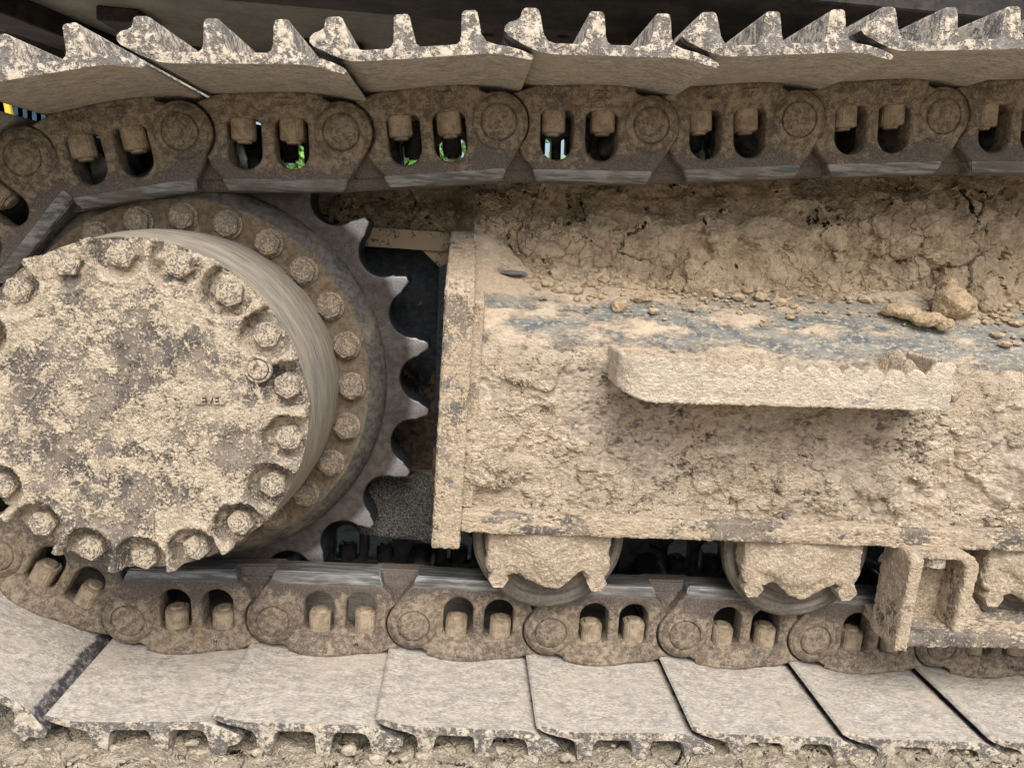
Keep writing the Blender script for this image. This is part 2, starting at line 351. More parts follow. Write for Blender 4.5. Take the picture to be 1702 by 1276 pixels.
def box_bm(bm, x0, x1, y0, y1, z0, z1, bev=0.):
    r = bmesh.ops.create_cube(bm, size=1); vs = r['verts']
    for v in vs: v.co = Vector(((x0+x1)/2+v.co.x*(x1-x0), (y0+y1)/2+v.co.y*(y1-y0), (z0+z1)/2+v.co.z*(z1-z0)))
    if bev:
        es = list({e for v in vs for e in v.link_edges})
        bmesh.ops.bevel(bm, geom=es, offset=bev, segments=2, affect='EDGES', profile=.6)
def boxm(name, *a, bev=.002):
    bm = bmesh.new(); box_bm(bm, *a, bev=bev); return sharp(from_bm(name, bm))
def prism_bm(bm, pts, axis, a0, a1):
    """polygon pts extruded along axis: 'x' -> pts are (y,z), 'y' -> pts are (x,z), 'z' -> (x,y)"""
    f = {'x': lambda p, t: (t, p[0], p[1]), 'y': lambda p, t: (p[0], t, p[1]), 'z': lambda p, t: (p[0], p[1], t)}[axis]
    A = [bm.verts.new(f(p, a0)) for p in pts]; B = [bm.verts.new(f(p, a1)) for p in pts]; n = len(pts)
    bm.faces.new(A); bm.faces.new(B[::-1])
    for i in range(n): bm.faces.new((A[i], B[i], B[(i+1) % n], A[(i+1) % n]))
def remesh(name, bm, voxel, smooth=0):
    me = from_bm(name+'_src', bm); ob = bpy.data.objects.new(name, me); COL.objects.link(ob)
    md = ob.modifiers.new('r', 'REMESH'); md.mode = 'VOXEL'; md.voxel_size = voxel; md.use_smooth_shade = True
    if smooth:
        sm = ob.modifiers.new('s', 'SMOOTH'); sm.iterations = smooth; sm.factor = .5
    dg = bpy.context.evaluated_depsgraph_get(); out = bpy.data.meshes.new_from_object(ob.evaluated_get(dg)); out.name = name
    bpy.data.objects.remove(ob); bpy.data.meshes.remove(me); out.materials.clear()
    return out
def grid(name, P):
    """P: (a, b, 3) array of points -> quad mesh"""
    a, b, _ = P.shape; me = bpy.data.meshes.new(name)
    idx = np.arange(a*b).reshape(a, b)
    q = np.stack([idx[:-1, :-1], idx[:-1, 1:], idx[1:, 1:], idx[1:, :-1]], -1).reshape(-1, 4)
    me.vertices.add(a*b); me.vertices.foreach_set('co', P.reshape(-1).astype(np.float32))
    me.loops.add(q.size); me.loops.foreach_set('vertex_index', q.reshape(-1).astype(np.int32))
    me.polygons.add(len(q)); me.polygons.foreach_set('loop_start', np.arange(0, q.size, 4, dtype=np.int32))
    me.polygons.foreach_set('use_smooth', np.ones(len(q), bool))
    me.update(calc_edges=True); me.validate(); return me
def vnoise(x, y, scale, seed=0, octaves=3):
    """cheap smooth 2-D value noise on numpy arrays, about -1..1"""
    out = 0; amp = 1; tot = 0
    for o in range(octaves):
        g = np.random.RandomState(seed+o).uniform(-1, 1, (64, 64))
        u = x*scale; v = y*scale; i = np.floor(u).astype(int); j = np.floor(v).astype(int); f = u-i; h = v-j
        f = f*f*(3-2*f); h = h*h*(3-2*h)
        a = g[i % 64, j % 64]*(1-f)+g[(i+1) % 64, j % 64]*f; b = g[i % 64, (j+1) % 64]*(1-f)+g[(i+1) % 64, (j+1) % 64]*f
        out = out+amp*(a*(1-h)+b*h); tot += amp; amp *= .5; scale *= 2.1
    return out/tot
def sst(v, a, b):
    t = np.clip((v-a)/(b-a), 0, 1); return t*t*(3-2*t)
def arc(cx, cz, r, a0, a1, n=8): return [(cx+r*math.cos(R(a0+(a1-a0)*i/n)), cz+r*math.sin(R(a0+(a1-a0)*i/n))) for i in range(n+1)]

# ------------------------------------------------------------------ ground
def make_ground():
    def axis(lo, hi, step, far):
        core = list(np.arange(lo, hi, step)); out = []; d = step; p = hi
        while p < far: out.append(p); p += d; d *= 1.35
        neg = []; d = step; p = lo-step
        while p > -far: neg.append(p); p -= d; d *= 1.35
        return np.array(neg[::-1]+core+out)
    xs = axis(-.35, 1.6, .0028, 60); ys = axis(-.36, -.06, .0026, 60)
    X, Y = np.meshgrid(xs, ys, indexing='ij')
    Z = -.070+.012*vnoise(X+3, Y+3, 9, 5)*(np.abs(Y) < 1.5)+.012*sst(-Y, .18, .24)*(np.abs(Y) < .8)
    Z += .018*sst(X, .5, 1.0)*(np.abs(Y) < .8)            # mud squeezed higher towards the right
    Z -= .03*sst(-Y, .6, 3)
    o = link('ground', grid('ground', np.stack([X, Y, Z], -1)[::-1]), M['ground']); tag(o, kind='structure')
make_ground()

def make_ground_clods():
    rs = random.Random(17); bm = bmesh.new()
    for i in range(300):
        x = rs.uniform(-.3, 1.5); y = rs.uniform(-.30, -.17); r = min(.010, .0012+rs.expovariate(1/.0022))
        q = bmesh.ops.create_icosphere(bm, subdivisions=1, radius=1); o = Vector((rs.uniform(0, 50), 3, rs.uniform(0, 50)))
        z = -.036+.020*float(sst(np.array(x), .5, 1.0))+.006*rs.random()
        for v in q['verts']:
            k = 1+.5*mn.noise(v.co*1.4+o); v.co = Vector((x+v.co.x*k*r*1.2, y+v.co.y*k*r, z+v.co.z*k*r*.75))
    tag(link('mud_lumps', from_bm('mud_lumps', bm), M['ground_clod'], smooth=False), 'crumbled lumps of grey brown mud on the ground along the shoe edges', 'mud lumps', kind='stuff')
make_ground_clods()

# ------------------------------------------------------------------ track segments
P = .2
pins = [(1.632, .048), (1.432, .048), (1.232, .047), (1.033, .049), (.832, .050), (.632, .047), (.432, .050), (.233, .050), (.030, .043),
        (-.137, .132), (-.219, .310), (-.205, .508), (-.084, .666), (.108, .712), (.312, .727), (.509, .755), (.708, .766), (.900, .788), (1.099, .808), (1.297, .822), (1.495, .833)]
LABELS = [
 ('lower track segment at the far right, its link mostly hidden behind the roller guard'),
 ('lower track segment directly beneath the roller guard, only its boss showing'),
 ('lower track segment just left of the roller guard, its window cut off by the guard'),
 ('lower track segment under the right-hand muddy track roller'),
 ('lower track segment midway between the two fully visible track rollers'),
 ('lower track segment directly beneath the left muddy track roller'),
 ('lower track segment below the frame end plate, its grousers pressed into the mud'),
 ('level lower track segment below the muddy hub, with a dark gap at its left'),
 ('tilted lower track segment climbing at the lower left corner of the picture'),
 ('track segment behind the hub at the lower left, wrapping up around the sprocket'),
 ('track segment at far left wrapping around the back of the sprocket'),
 ('steep upper left track segment with a shiny rail running down behind the hub'),
 ('upper track segment above the hub, sloping down at the left corner beside the blue fence'),
 ('upper track segment over the topmost visible sprocket tooth, third boss from the left edge'),
 ('upper track segment with bright green foliage showing through both link windows'),
 ('upper track segment with pale sky showing at the bottom of its link windows'),
 ('upper track segment above the left end of the serrated step, dirt lying between its cleats'),
 ('upper track segment above the middle of the serrated step'),
 ('upper track segment above the right end of the serrated step, near the top right'),
 ('last upper track segment, cut off by the top right corner'),
]
def shoe_mesh():
    def cleat(c, h, w=.0092):
        return [(c-w-.0075, .0118), (c-w-.0035, .0150), (c-w-.0015, .021), (c-w+.0002, h-.008), (c-w+.0010, h-.003), (c-w+.0028, h-.0006), (c-w+.005, h), (c+w-.005, h), (c+w-.0028, h-.0006), (c+w-.0010, h-.003), (c+w-.0002, h-.008), (c+w+.0015, .021), (c+w+.0035, .0150), (c+w+.0075, .0118)]
    top = [(-.0285, .0235), (-.0275, .0285), (-.023, .0325), (-.016, .0345), (-.0120, .037), (-.0103, .042), (-.0090, .0460), (-.0055, .0478), (.0045, .0478), (.0078, .0462), (.0095, .042),
           (.0112, .034), (.0135, .022), (.018, .0145), (.026, .0118)] + cleat(.0700, .0462) + cleat(.1415, .0462)[:-2] + [(.1565, .0135), (.166, .0095), (.180, .0065), (.193, .0020), (.2045, -.0040), (.2060, -.0070), (.2030, -.0095)]
    bot = [(.192, -.0070), (.180, -.0036), (.168, -.001), (.155, 0), (.10, 0), (.026, 0), (.013, .0013), (.003, .0045), (-.007, .0090), (-.016, .0140), (-.0245, .0185)]
    me = plate('shoe', [(a+.0275, b*.96+.0465) for a, b in top+bot], (), -.185, .445, .0005, 1)
    # ragged flame-cut ends
    me.materials.append(M['shoe_out']); me.materials.append(M['shoe_in'])
    for f in me.polygons:
        if f.normal.z < -.8 or (f.normal.z > .8 and False): f.material_index = 1
        if abs(f.normal.y) < .3 and f.normal.z < -.3: f.material_index = 1
    return me
def link_meshes():
    out = {}
    a0 = 118
    body = [(.050, -.060), (P+.006, -.060), (P+.018, -.045)] + arc(P, 0, .0385, -40, 108, 18) + [(P-.020, .041), (P-.034, .046), (P-.05, .0478), (.060, .0478), (.048, .0465)] + arc(0, 0, .041, 62, -46, 14) + [(.034, -.044)]
    def window(u, w, vt, vb):
        r = w/2
        return [(u-w/2, vb+r), (u-w/2, vt-.006), (u-w/2+.006, vt), (u+w/2-.006, vt), (u+w/2, vt-.006), (u+w/2, vb+r)] + arc(u, vb+r, r, 0, -180, 14)[1:-1]
    w1, w2 = window(.077, .043, .0165, -.0455), window(.136, .043, .0165, -.0455)
    out['body'] = plate('link', body, (w1, w2), -.0185, .0165, .0048, 4)
    inner = arc(0, 0, .0375, 70, 262, 20) + [(.010, -.058), (.052, -.058), (.056, -.03), (.05, .0), (.05, .040), (.03, .044)]
    out['inner'] = plate('link_neck', inner, (), .0005, .034, .003, 2)
    # foot: the link flares out towards the shoe
    cur = [(.052, -.0180), (.070, -.0195), (.088, -.0235), (.104, -.0285), (.120, -.0305), (.142, -.0305), (.158, -.0275), (.170, -.0215), (.178, -.0180)]
    bm = bmesh.new(); rings = []
    for v, k in ((.022, 0.), (.030, .30), (.037, .72), (.042, .95), (.0474, 1.)):
        rings.append([bm.verts.new((u, -.0178+(y+.0178)*k-.0004, v)) for u, y in cur])
    for a, b in zip(rings, rings[1:]):
        for i in range(len(cur)-1): bm.faces.new((a[i], a[i+1], b[i+1], b[i]))
    back = [bm.verts.new((u, 0, .0474)) for u, y in cur]
    for i in range(len(cur)-1): bm.faces.new((rings[-1][i], rings[-1][i+1], back[i+1], back[i]))
    out['foot'] = from_bm('foot', bm); out['foot'].materials.append(M['link'])
    if sum(f.normal.y for f in out['foot'].polygons) > 0: out['foot'].flip_normals()
    # rail: chamfered running edge
    bm = bmesh.new()
    prism_bm(bm, [(-.0178, -.056), (-.0178, -.0642), (-.0118, -.0735), (.026, -.0735), (.026, -.056)], 'x', .046, P+.006)
    for v in bm.verts:                                   # slanted rail ends
        if v.co.x > .1: v.co.x -= (-.056-v.co.z)*.35
        else: v.co.x += max(0, (-.0605-v.co.z))*.5
    bmesh.ops.bevel(bm, geom=bm.edges[:], offset=.0018, segments=2, affect='EDGES')
    out['rail'] = sharp(from_bm('rail', bm), 50)
    bm = bmesh.new()
    prism_bm(bm, [(.004, -.055), (.004, -.0600), (.010, -.0722), (.034, -.0722), (.034, -.055)], 'x', -.012, .062)
    bmesh.ops.bevel(bm, geom=bm.edges[:], offset=.0025, segments=2, affect='EDGES')
    out['rail_neck'] = sharp(from_bm('rail_end', bm), 50)
    # boss with pin end
    bm = bmesh.new()
    lathe_bm(bm, [(.0345, -.010), (.0345, -.0185), (.0325, -.0205), (.0290, -.0222), (.0245, -.0228), (.0238, -.0215), (.0232, -.0200), (.0225, -.0200), (.0218, -.0222), (.0205, -.0236), (.012, -.0243), (.004, -.0238), (.0005, -.0238)], 48, (P, 0))
    out['pin'] = sharp(from_bm('pin', bm), 50)
    bm = bmesh.new()
    r = .0179
    ring = [(r*math.cos(R(45+90*i+s)), r*math.sin(R(45+90*i+s))) for i in range(4) for s in (-14, 14)]
    prism_bm(bm, [(a*1.0, b*1.0) for a, b in ring], 'z', -.0105, .020)
    bmesh.ops.bevel(bm, geom=[e for e in bm.edges], offset=.0016, segments=2, affect='EDGES')
    rr = bmesh.ops.create_cone(bm, segments=20, radius1=.0092, radius2=.0105, depth=.004, cap_ends=True)
    for v in rr['verts']: v.co.z += -.0120
    out['nut'] = sharp(from_bm('nut', bm), 40); out['far_nut'] = out['nut'].copy(); out['far_nut'].materials.append(M['oily'])
    out['bushing'] = None
    bm = bmesh.new(); lathe_bm(bm, [(.026, .02), (.026, .24)], 28, (0, 0)); out['bushing'] = sharp(from_bm('bushing', bm))
    # cast lettering
    def text(body, size):
        cu = bpy.data.curves.new('t', 'FONT'); cu.body = body; cu.size = size; cu.extrude = .0008; cu.align_x = 'CENTER'; cu.align_y = 'CENTER'
        cu.offset = .00025
        ob = bpy.data.objects.new('t', cu); COL.objects.link(ob); dg = bpy.context.evaluated_depsgraph_get()
        me = bpy.data.meshes.new_from_object(ob.evaluated_get(dg)); bpy.data.objects.remove(ob)
        me.transform(Matrix.Rotation(R(90), 4, 'X')); return me
    out['text'] = text('ZZ', .016); out['text2'] = text('211M02', .0125)
    for k in ('text', 'text2'): out[k].name = 'cast_lettering'; out[k].materials.append(M['link'])
    return out
LM = link_meshes(); SHOE = shoe_mesh()
for k, mt in (('body', 'link'), ('inner', 'link'), ('rail', 'rail'), ('rail_neck', 'link'), ('pin', 'link'), ('nut', 'nut'), ('bushing', 'oily')): LM[k].materials.append(M[mt])
def mirror(me, name):
    c = me.copy(); c.name = name; bm = bmesh.new(); bm.from_mesh(c)
    for v in bm.verts: v.co.y = .26-v.co.y
    bmesh.ops.reverse_faces(bm, faces=bm.faces); bm.to_mesh(c); bm.free(); return c
FAR = {k: mirror(LM[k], LM[k].name+'_far') for k in ('body', 'inner', 'rail', 'pin')}
for k in ('body', 'inner', 'pin'): FAR[k].materials.clear(); FAR[k].materials.append(M['oily'])
def make_segment():
    t = empty('track_segment', (0, 0, 0), 'x', 'track segment', 'segments of the crawler track')
    link('track_shoe', SHOE, parent=t, smooth=False)
    for d, s in ((LM, 0), (FAR, 1)):
        b = link('link', d['body'], parent=t)
        link('link_neck', d['inner'], parent=b); link('rail', d['rail'], parent=b)
        if not s:
            link('rail_end', LM['rail_neck'], parent=b)
            link('foot', LM['foot'], parent=b)
            link('cast_lettering', LM['text'], parent=b, loc=(.132, -.0262, .0345), rot=(R(44), 0, 0), smooth=False)
            link('cast_lettering', LM['text2'], parent=b, loc=(.078, -.0200, .0330), rot=(R(14), 0, R(-4)), smooth=False)
        link('pin', d['pin'], parent=t)
    for u, dv, ry in ((.071, 0, 4), (.137, .001, -3)):
        for y in (.0005, .258):
            link('nut', LM['nut' if y < .1 else 'far_nut'], parent=t, loc=(u, y, dv), rot=(0, 0, R(ry)))
    link('bushing', LM['bushing'], parent=t)
    return t
def kids(o): return [c for c in o.children]
def copy_tree(o):
    c = o.copy(); COL.objects.link(c)
    for ch in kids(o):
        d = ch.copy(); COL.objects.link(d); d.parent = c
        for g in kids(ch):
            e = g.copy(); COL.objects.link(e); e.parent = d
    return c
seg0 = make_segment(); bpy.context.view_layer.update()
segs = [seg0]+[copy_tree(seg0) for _ in range(len(pins)-2)]
for i, sg in enumerate(segs):
    (x0, z0), (x1, z1) = pins[i], pins[i+1]
    th = math.atan2(z1-z0, x1-x0); L = math.hypot(x1-x0, z1-z0)
    sg.rotation_euler = (0, -th, 0)
    sg.location = (x0+(x1-x0)*(1-P/L)/2, random.uniform(-.0008, .0008), z0+(z1-z0)*(1-P/L)/2)
    sg['label'] = LABELS[i]
    for ch in sg.children:
        if ch.name.startswith('nut'):
            ch.location.x += random.uniform(-.0025, .0025); ch.location.z += random.uniform(-.0015, .002); ch.rotation_euler.z += R(random.uniform(-12, 12))

# ------------------------------------------------------------------ bolts
def hexbolt(name, r, h, washer=0.):
    bm = bmesh.new()
    pts = [(r*math.cos(R(60*i)), r*math.sin(R(60*i))) for i in range(6)]
    prism_bm(bm, pts, 'y', -h, .001)
    bmesh.ops.bevel(bm, geom=bm.edges[:], offset=r*.07, segments=2, affect='EDGES')
    lathe_bm(bm, [(r*.70, -h+.001), (r*.66, -h-.0012), (r*.3, -h-.0016), (.0003, -h-.0012)], 20)
    if washer: lathe_bm(bm, [(washer, .001), (washer, -.0025), (washer-.001, -.0035), (r*.5, -.0035)], 32)
    return sharp(from_bm(name, bm), 40)
def cap_bolts(name, me, parent, cx, cz, rad, n, ph, y, mat, skip=()):
    out = []
    for k in range(n):
        if k in skip: continue
        a = ph-2*math.pi*k/n
        o = link(name, me, mat, parent, (cx+rad*math.cos(a), y, cz+rad*math.sin(a)), (R(random.uniform(-3, 3)), R(random.uniform(0, 60)), R(random.uniform(-3, 3))))
        out.append(o)
    return out

# ------------------------------------------------------------------ sprocket
SX, SZ = .1106, .3867
def make_sprocket():
    t = empty('drive_sprocket', (SX, 0, SZ), 'large steel drive sprocket with worn shiny teeth behind the round muddy hub', 'sprocket')
    N = 21; ph = .7988; Rt = .3265; rc = .3165; ra = .0335
    out = []
    for k in range(N):
        c = ph+math.pi/N+2*math.pi*k/N               # root centre
        loc = [(-.0443, .3246), (-.0400, .3192), (-.0366, .3135)]
        loc += [(ra*math.sin(R(a)), rc-ra*math.cos(R(a))) for a in range(-78, 79, 12)]
        loc += [(.0366, .3135), (.0400, .3192), (.0443, .3246)]
        pts = [(r*math.cos(c)-q*math.sin(c), r*math.sin(c)+q*math.cos(c)) for q, r in loc]
        out += pts
    hole = [(.20*math.cos(R(a)), .20*math.sin(R(a))) for a in range(0, 360, 5)]
    me = plate('tooth_ring', out, (hole,), .036, .098, .0032, 3)
    link('tooth_ring', me, M['sprocket'], t)
    rim = lathe('rim', [(.236, .004), (.243, .004), (.2475, .008), (.252, .0115), (.257, .016), (.262, .024), (.2645, .032), (.265, .040)], 128, cap=False, ang=60)
    link('rim', rim, M['rim'], t)
    fl = lathe('bolt_flange', [(.15, .003), (.2435, .003), (.2440, .008)], 128, cap=False)
    link('bolt_flange', fl, M['dflange'], t)
    hub = lathe('sprocket_drum', [(.20, .10), (.19, .30)], 64)
    link('sprocket_drum', hub, M['oily'], t)
    b = hexbolt('flange_bolt', .0168, .0125, .0195)
    cap_bolts('flange_bolt', b, t, 0, 0, .2200, 24, 1.8605, .003, M['rbolt'])
    tab = boxm('lock_tab', -.007, .007, -.009, 0, -.006, .006, bev=.0012)
    for k in (2, 4, 6, 8, 10):
        a = 1.8605-2*math.pi*(k-.12)/24
        link('lock_tab', tab, M['dflange'], t, (.2035*math.cos(a), .003, .2035*math.sin(a)), (0, R(random.uniform(0, 60)), 0))
make_sprocket()

# ------------------------------------------------------------------ final drive hub
def make_hub():
    t = empty('final_drive_hub', (SX, 0, SZ), 'big round final drive hub caked with pale mud, ring of bolts round its face', 'hub')
    Rf, Yf, D, ph, rb, rp = .1935, -.189, .023, 2.3204, .176, .0290
    nt, nr = 1000, 210
    th = np.linspace(0, 2*np.pi, nt+1); rr = np.concatenate([np.linspace(0.0005, Rf-.0015, nr), [Rf-.0008, Rf-.0003, Rf], np.full(14, Rf)])
    base = np.concatenate([np.zeros(nr), [.0002, .0007, .0015], np.linspace(.003, D, 14)])
    T, RR = np.meshgrid(th, rr, indexing='ij'); BY = np.broadcast_to(base, T.shape)
    RR = RR+(BY > .0015)*(BY*.03)
    X = RR*np.cos(T); Z = RR*np.sin(T)
    pitch = 2*np.pi/18; k = np.round((ph-T)/pitch); pa = ph-k*pitch
    px, pz = rb*np.cos(pa), rb*np.sin(pa)
    # pockets are U shaped: round at the inner end and open over the rim
    du = X*np.cos(pa)+Z*np.sin(pa)-rb; dv = -X*np.sin(pa)+Z*np.cos(pa)
    wob = .0014*vnoise(X+2, Z+2, 60, 9)
    dist = np.where(du < .006, np.hypot(du-.0, dv), np.hypot(np.minimum(du-.006, 0)+np.maximum(du-.006, 0)*.35, dv)+.0002)
    pk = sst(rp+wob-dist, -.0012, .0022)
    lip = np.exp(-((dist-rp-.0035)/.0025)**2)*.0016*(BY < .001)
    dep = np.maximum(BY, pk*D)-lip*(1-pk)
    # mud lying in some pockets
    fill = (np.sin(k*2.3+1)*.5+.5)*.008+.002
    dep = dep-pk*fill*sst(vnoise(X+7, Z+1, 45, 3)*.6+.4-du*18, .35, .8)*(BY < .002)
    Y = Yf+dep
    me = grid('cover', np.stack([X, Y, Z], -1)); link('cover', me, M['cover'], t)
    bar = lathe('housing', [(.1930, Yf+D-.001), (.1962, -.150), (.1995, -.125), (.2025, -.10), (.2040, -.07), (.2040, -.035), (.2025, -.012), (.2020, .004)], 160, cap=False, ang=60)
    link('housing', bar, M['barrel'], t)
    b = hexbolt('cover_bolt', .0158, .0165)
    cap_bolts('cover_bolt', b, t, 0, 0, rb, 18, ph, Yf+D+.0025, M['bolt'])
    # filler plug
    px, pz = .2525-SX, .445-SZ
    pl = lathe('filler_plug', [(.0155, .002), (.0155, -.0005), (.0148, -.0025), (.0125, -.0025), (.0122, .001), (.0112, .001), (.0108, -.0035), (.009, -.0042), (.0055, -.0040), (.0045, -.002), (.0040, .003), (.0003, .003)], 40, cap=False)
    link('filler_plug', pl, M['bolt'], t, (px, Yf-.0006, pz))
    cu = bpy.data.curves.new('t', 'FONT'); cu.body = 'LEVEL'; cu.size = .0128; cu.extrude = .0022; cu.align_x = 'CENTER'; cu.align_y = 'CENTER'; cu.offset = .0002
    ob = bpy.data.objects.new('t', cu); COL.objects.link(ob); dg = bpy.context.evaluated_depsgraph_get()
    me = bpy.data.meshes.new_from_object(ob.evaluated_get(dg)); bpy.data.objects.remove(ob)
    me.transform(Matrix.Rotation(R(90), 4, 'X')); me.name = 'cast_lettering'
    o = link('cast_lettering', me, M['text'], t, (.200-SX, Yf-.0030, .407-SZ), (0, R(-3), 0), smooth=False); o['label'] = 'cast word LEVEL on the cover'
make_hub()

# ------------------------------------------------------------------ track frame
FX0, FX1 = .488, 1.62
def make_frame():
    t = empty('undercarriage_beam', (.46, 0, .2), 'muddy track frame beam with slate blue paint showing along its upper bend', 'track frame')
    path = [(-.055, .236), (-.050, .25), (-.050, .30), (-.050, .445), (-.0485, .465), (-.0435, .484), (-.034, .500), (-.020, .515), (.0, .530), (.03, .548), (.08, .577), (.13, .602), (.17, .62)]
    # resample
    pts = []; d = .0017
    for (a, b), (c, e) in zip(path, path[1:]):
        n = max(1, int(math.hypot(c-a, e-b)/d))
        pts += [(a+(c-a)*i/n, b+(e-b)*i/n) for i in range(n)]
    pts.append(path[-1]); pts = np.array(pts)
    for _ in range(14): pts[1:-1] = (pts[:-2]+2*pts[1:-1]+pts[2:])/4
    xs = np.arange(FX0, FX1, .0018)
    X = np.repeat(xs[:, None], len(pts), 1); Y = np.repeat(pts[None, :, 0], len(xs), 0); Z = np.repeat(pts[None, :, 1], len(xs), 0)
    fr = 1-sst(Z, .44, .49); lump = vnoise(X+1, Z+1, 12, 20, 4)
    off = fr*(.005+.007*lump)
    # heavier cakes: right end, above the lower flange
    off += fr*.016*sst(vnoise(X+4, Z+9, 7, 31, 3), .15, .5)*sst(X, .55, 1.3)
    off += .03*np.exp(-((X-1.30)/.07)**2-((Z-.335)/.055)**2)
    off += fr*.009*sst(vnoise(X+2.3, Z+5, 16, 77, 3), .02, .22)*np.exp(-((Z-.305)/.045)**2)
    off += fr*.005*sst(vnoise(X+6.1, Z+2, 20, 87, 4), .12, .2)
    # soft drift of dry mud filling the corner behind the end plate
    dr = np.exp(-((X-.50)/.055)**2)*np.exp(-((Z-.60)/.05)**2)
    Y = Y-off; Z2 = Z+dr*.036+.008*vnoise(X+5, Y+5, 14, 40, 3)*sst(Z, .53, .57); Y = Y-dr*.01
    me = grid('side_beam', np.stack([X, Y, Z2], -1)[::-1]); link('side_beam', me, M['frame'], t)
    # lower flange
    bm = bmesh.new(); box_bm(bm, .492, FX1, -.084, -.035, .2215, .2475)
    for v in bm.verts:
        if v.co.x > 1: v.co.z += .010
    link('lower_flange', remesh('lower_flange', bm, .0023, 2), M['flange'], t)
    # end plate
    bm = bmesh.new()
    prism_bm(bm, [(-.084, .197), (-.084, .535), (-.074, .552), (-.02, .572), (.06, .602), (.10, .615), (.10, .45), (.10, .197)], 'x', .4545, .4900)
    link('end_plate', remesh('end_plate', bm, .0022, 2), M['plate'], t)
    bm = bmesh.new(); prism_bm(bm, [(-.066, .25), (-.066, .525), (-.03, .54), (-.03, .25)], 'x', .489, .504)
    link('weld_rib', remesh('weld_rib', bm, .0022, 3), M['plate'], t)
    # inner walls and cross bar seen past the sprocket teeth
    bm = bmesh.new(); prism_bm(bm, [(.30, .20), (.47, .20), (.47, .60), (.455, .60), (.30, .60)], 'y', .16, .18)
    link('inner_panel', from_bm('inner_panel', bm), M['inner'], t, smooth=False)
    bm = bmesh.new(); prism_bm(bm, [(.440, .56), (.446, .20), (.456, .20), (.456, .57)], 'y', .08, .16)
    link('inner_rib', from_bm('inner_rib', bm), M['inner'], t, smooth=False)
    bm = bmesh.new(); prism_bm(bm, [(.412, .5835), (.456, .5835), (.456, .545)], 'y', .110, .165); link('gusset', from_bm('gusset', bm), M['bar'], t, smooth=False)
    link('cross_bar', boxm('cross_bar', .20, .462, .104, .17, .583, .612, bev=.003), M['bar'], t)
    link('inner_shelf', boxm('inner_shelf', .33, .456, .10, .17, .214, .236, bev=.002), M['bar'], t)
    # step: bent serrated bar
    L0, L1, yf, h0, h1 = .674, 1.094, -.146, .434, .484
    pth = []                                              # plan path of the bar, left return, front, right return
    for i in range(13): a = R(180+90*i/12); pth.append((L0+.030+.030*math.cos(a), yf+.030+.030*math.sin(a)))
    left = [(L0, y) for y in np.linspace(-.045, yf+.032, 28)]; front = [(x, yf) for x in np.linspace(L0+.032, L1-.006, 190)]
    rc = [(L1-.004, yf+.0006), (L1-.001, yf+.003), (L1, yf+.006)]; right = [(L1, y) for y in np.linspace(yf+.010, -.045, 34)]
    pth = np.array(left+pth+front+rc+right); T = np.gradient(pth, axis=0); T /= np.linalg.norm(T, axis=1)[:, None]; Nn = np.stack([T[:, 1], -T[:, 0]], 1)
    th = .007; rows = []
    for (x, y), n in zip(pth, Nn):
        onf = y < yf+.004 and .735 < x < 1.055
        ph = ((x-.735) % .0268)/.0268
        tz = h1-.004 if x < 1.05 else h1+.012*min(1, (x-1.05)/.012)
        if x < .735: tz = h1-.003+.007*min(1, (.735-x)/.01)
        if onf: tz = h1-.011+.0105*max(0, math.sin(math.pi*ph))**.7
        if x >= 1.055 and x < 1.068: tz = h1-.010+.02*(x-1.055)/.013
        if x >= 1.068: tz = h1+.010
        if y > yf+.02 and x < L0+.02: tz = h1+.006
        bz = h0+.014*max(0, 1-(x-L0)/.045)**2; dz = -.011*(1-(x-L0)/(L1-L0)); bz += dz; tz += dz
        o = np.array([x, y]); q = o+n*0; w = o-n*th
        sec = [(q[0], q[1], bz+(tz-bz)*k) for k in np.linspace(0.03, .97, 26)]
        sec += [(q[0]*.8+w[0]*.2, q[1]*.8+w[1]*.2, tz), (q[0]*.2+w[0]*.8, q[1]*.2+w[1]*.8, tz)]
        sec += [(w[0], w[1], bz+(tz-bz)*k) for k in np.linspace(.97, .03, 26)]
        sec += [(q[0]*.2+w[0]*.8, q[1]*.2+w[1]*.8, bz), (q[0]*.8+w[0]*.2, q[1]*.8+w[1]*.2, bz)]
        rows.append(sec+[sec[0]])
    me = grid('step', np.array(rows)); bm = bmesh.new(); bm.from_mesh(me); bmesh.ops.remove_doubles(bm, verts=bm.verts, dist=1e-5)
    bmesh.ops.recalc_face_normals(bm, faces=bm.faces); bm.to_mesh(me); bm.free()
    o = link('step', me, M['stepmud'], t); o['label'] = 'serrated boarding step bar, whitish with mud'
    # mud caught behind the step
    X, Yg = np.meshgrid(np.linspace(L0+.012, L1-.010, 260), np.linspace(yf+.010, -.040, 60), indexing='ij')
    Z = h1-.044+.012*vnoise(X, Yg, 28, 50, 3)+.012*sst(Yg, -.13, -.10)+.025*sst(Yg, -.11, -.05)*(.6+.5*vnoise(X+2, Yg, 9, 55))
    Z += .03*np.exp(-((X-1.06)/.014)**2)
    link('trapped_mud', grid('trapped_mud', np.stack([X, Yg, Z], -1)[::-1]), M['collar'], t)
    rebase(t)
make_frame()

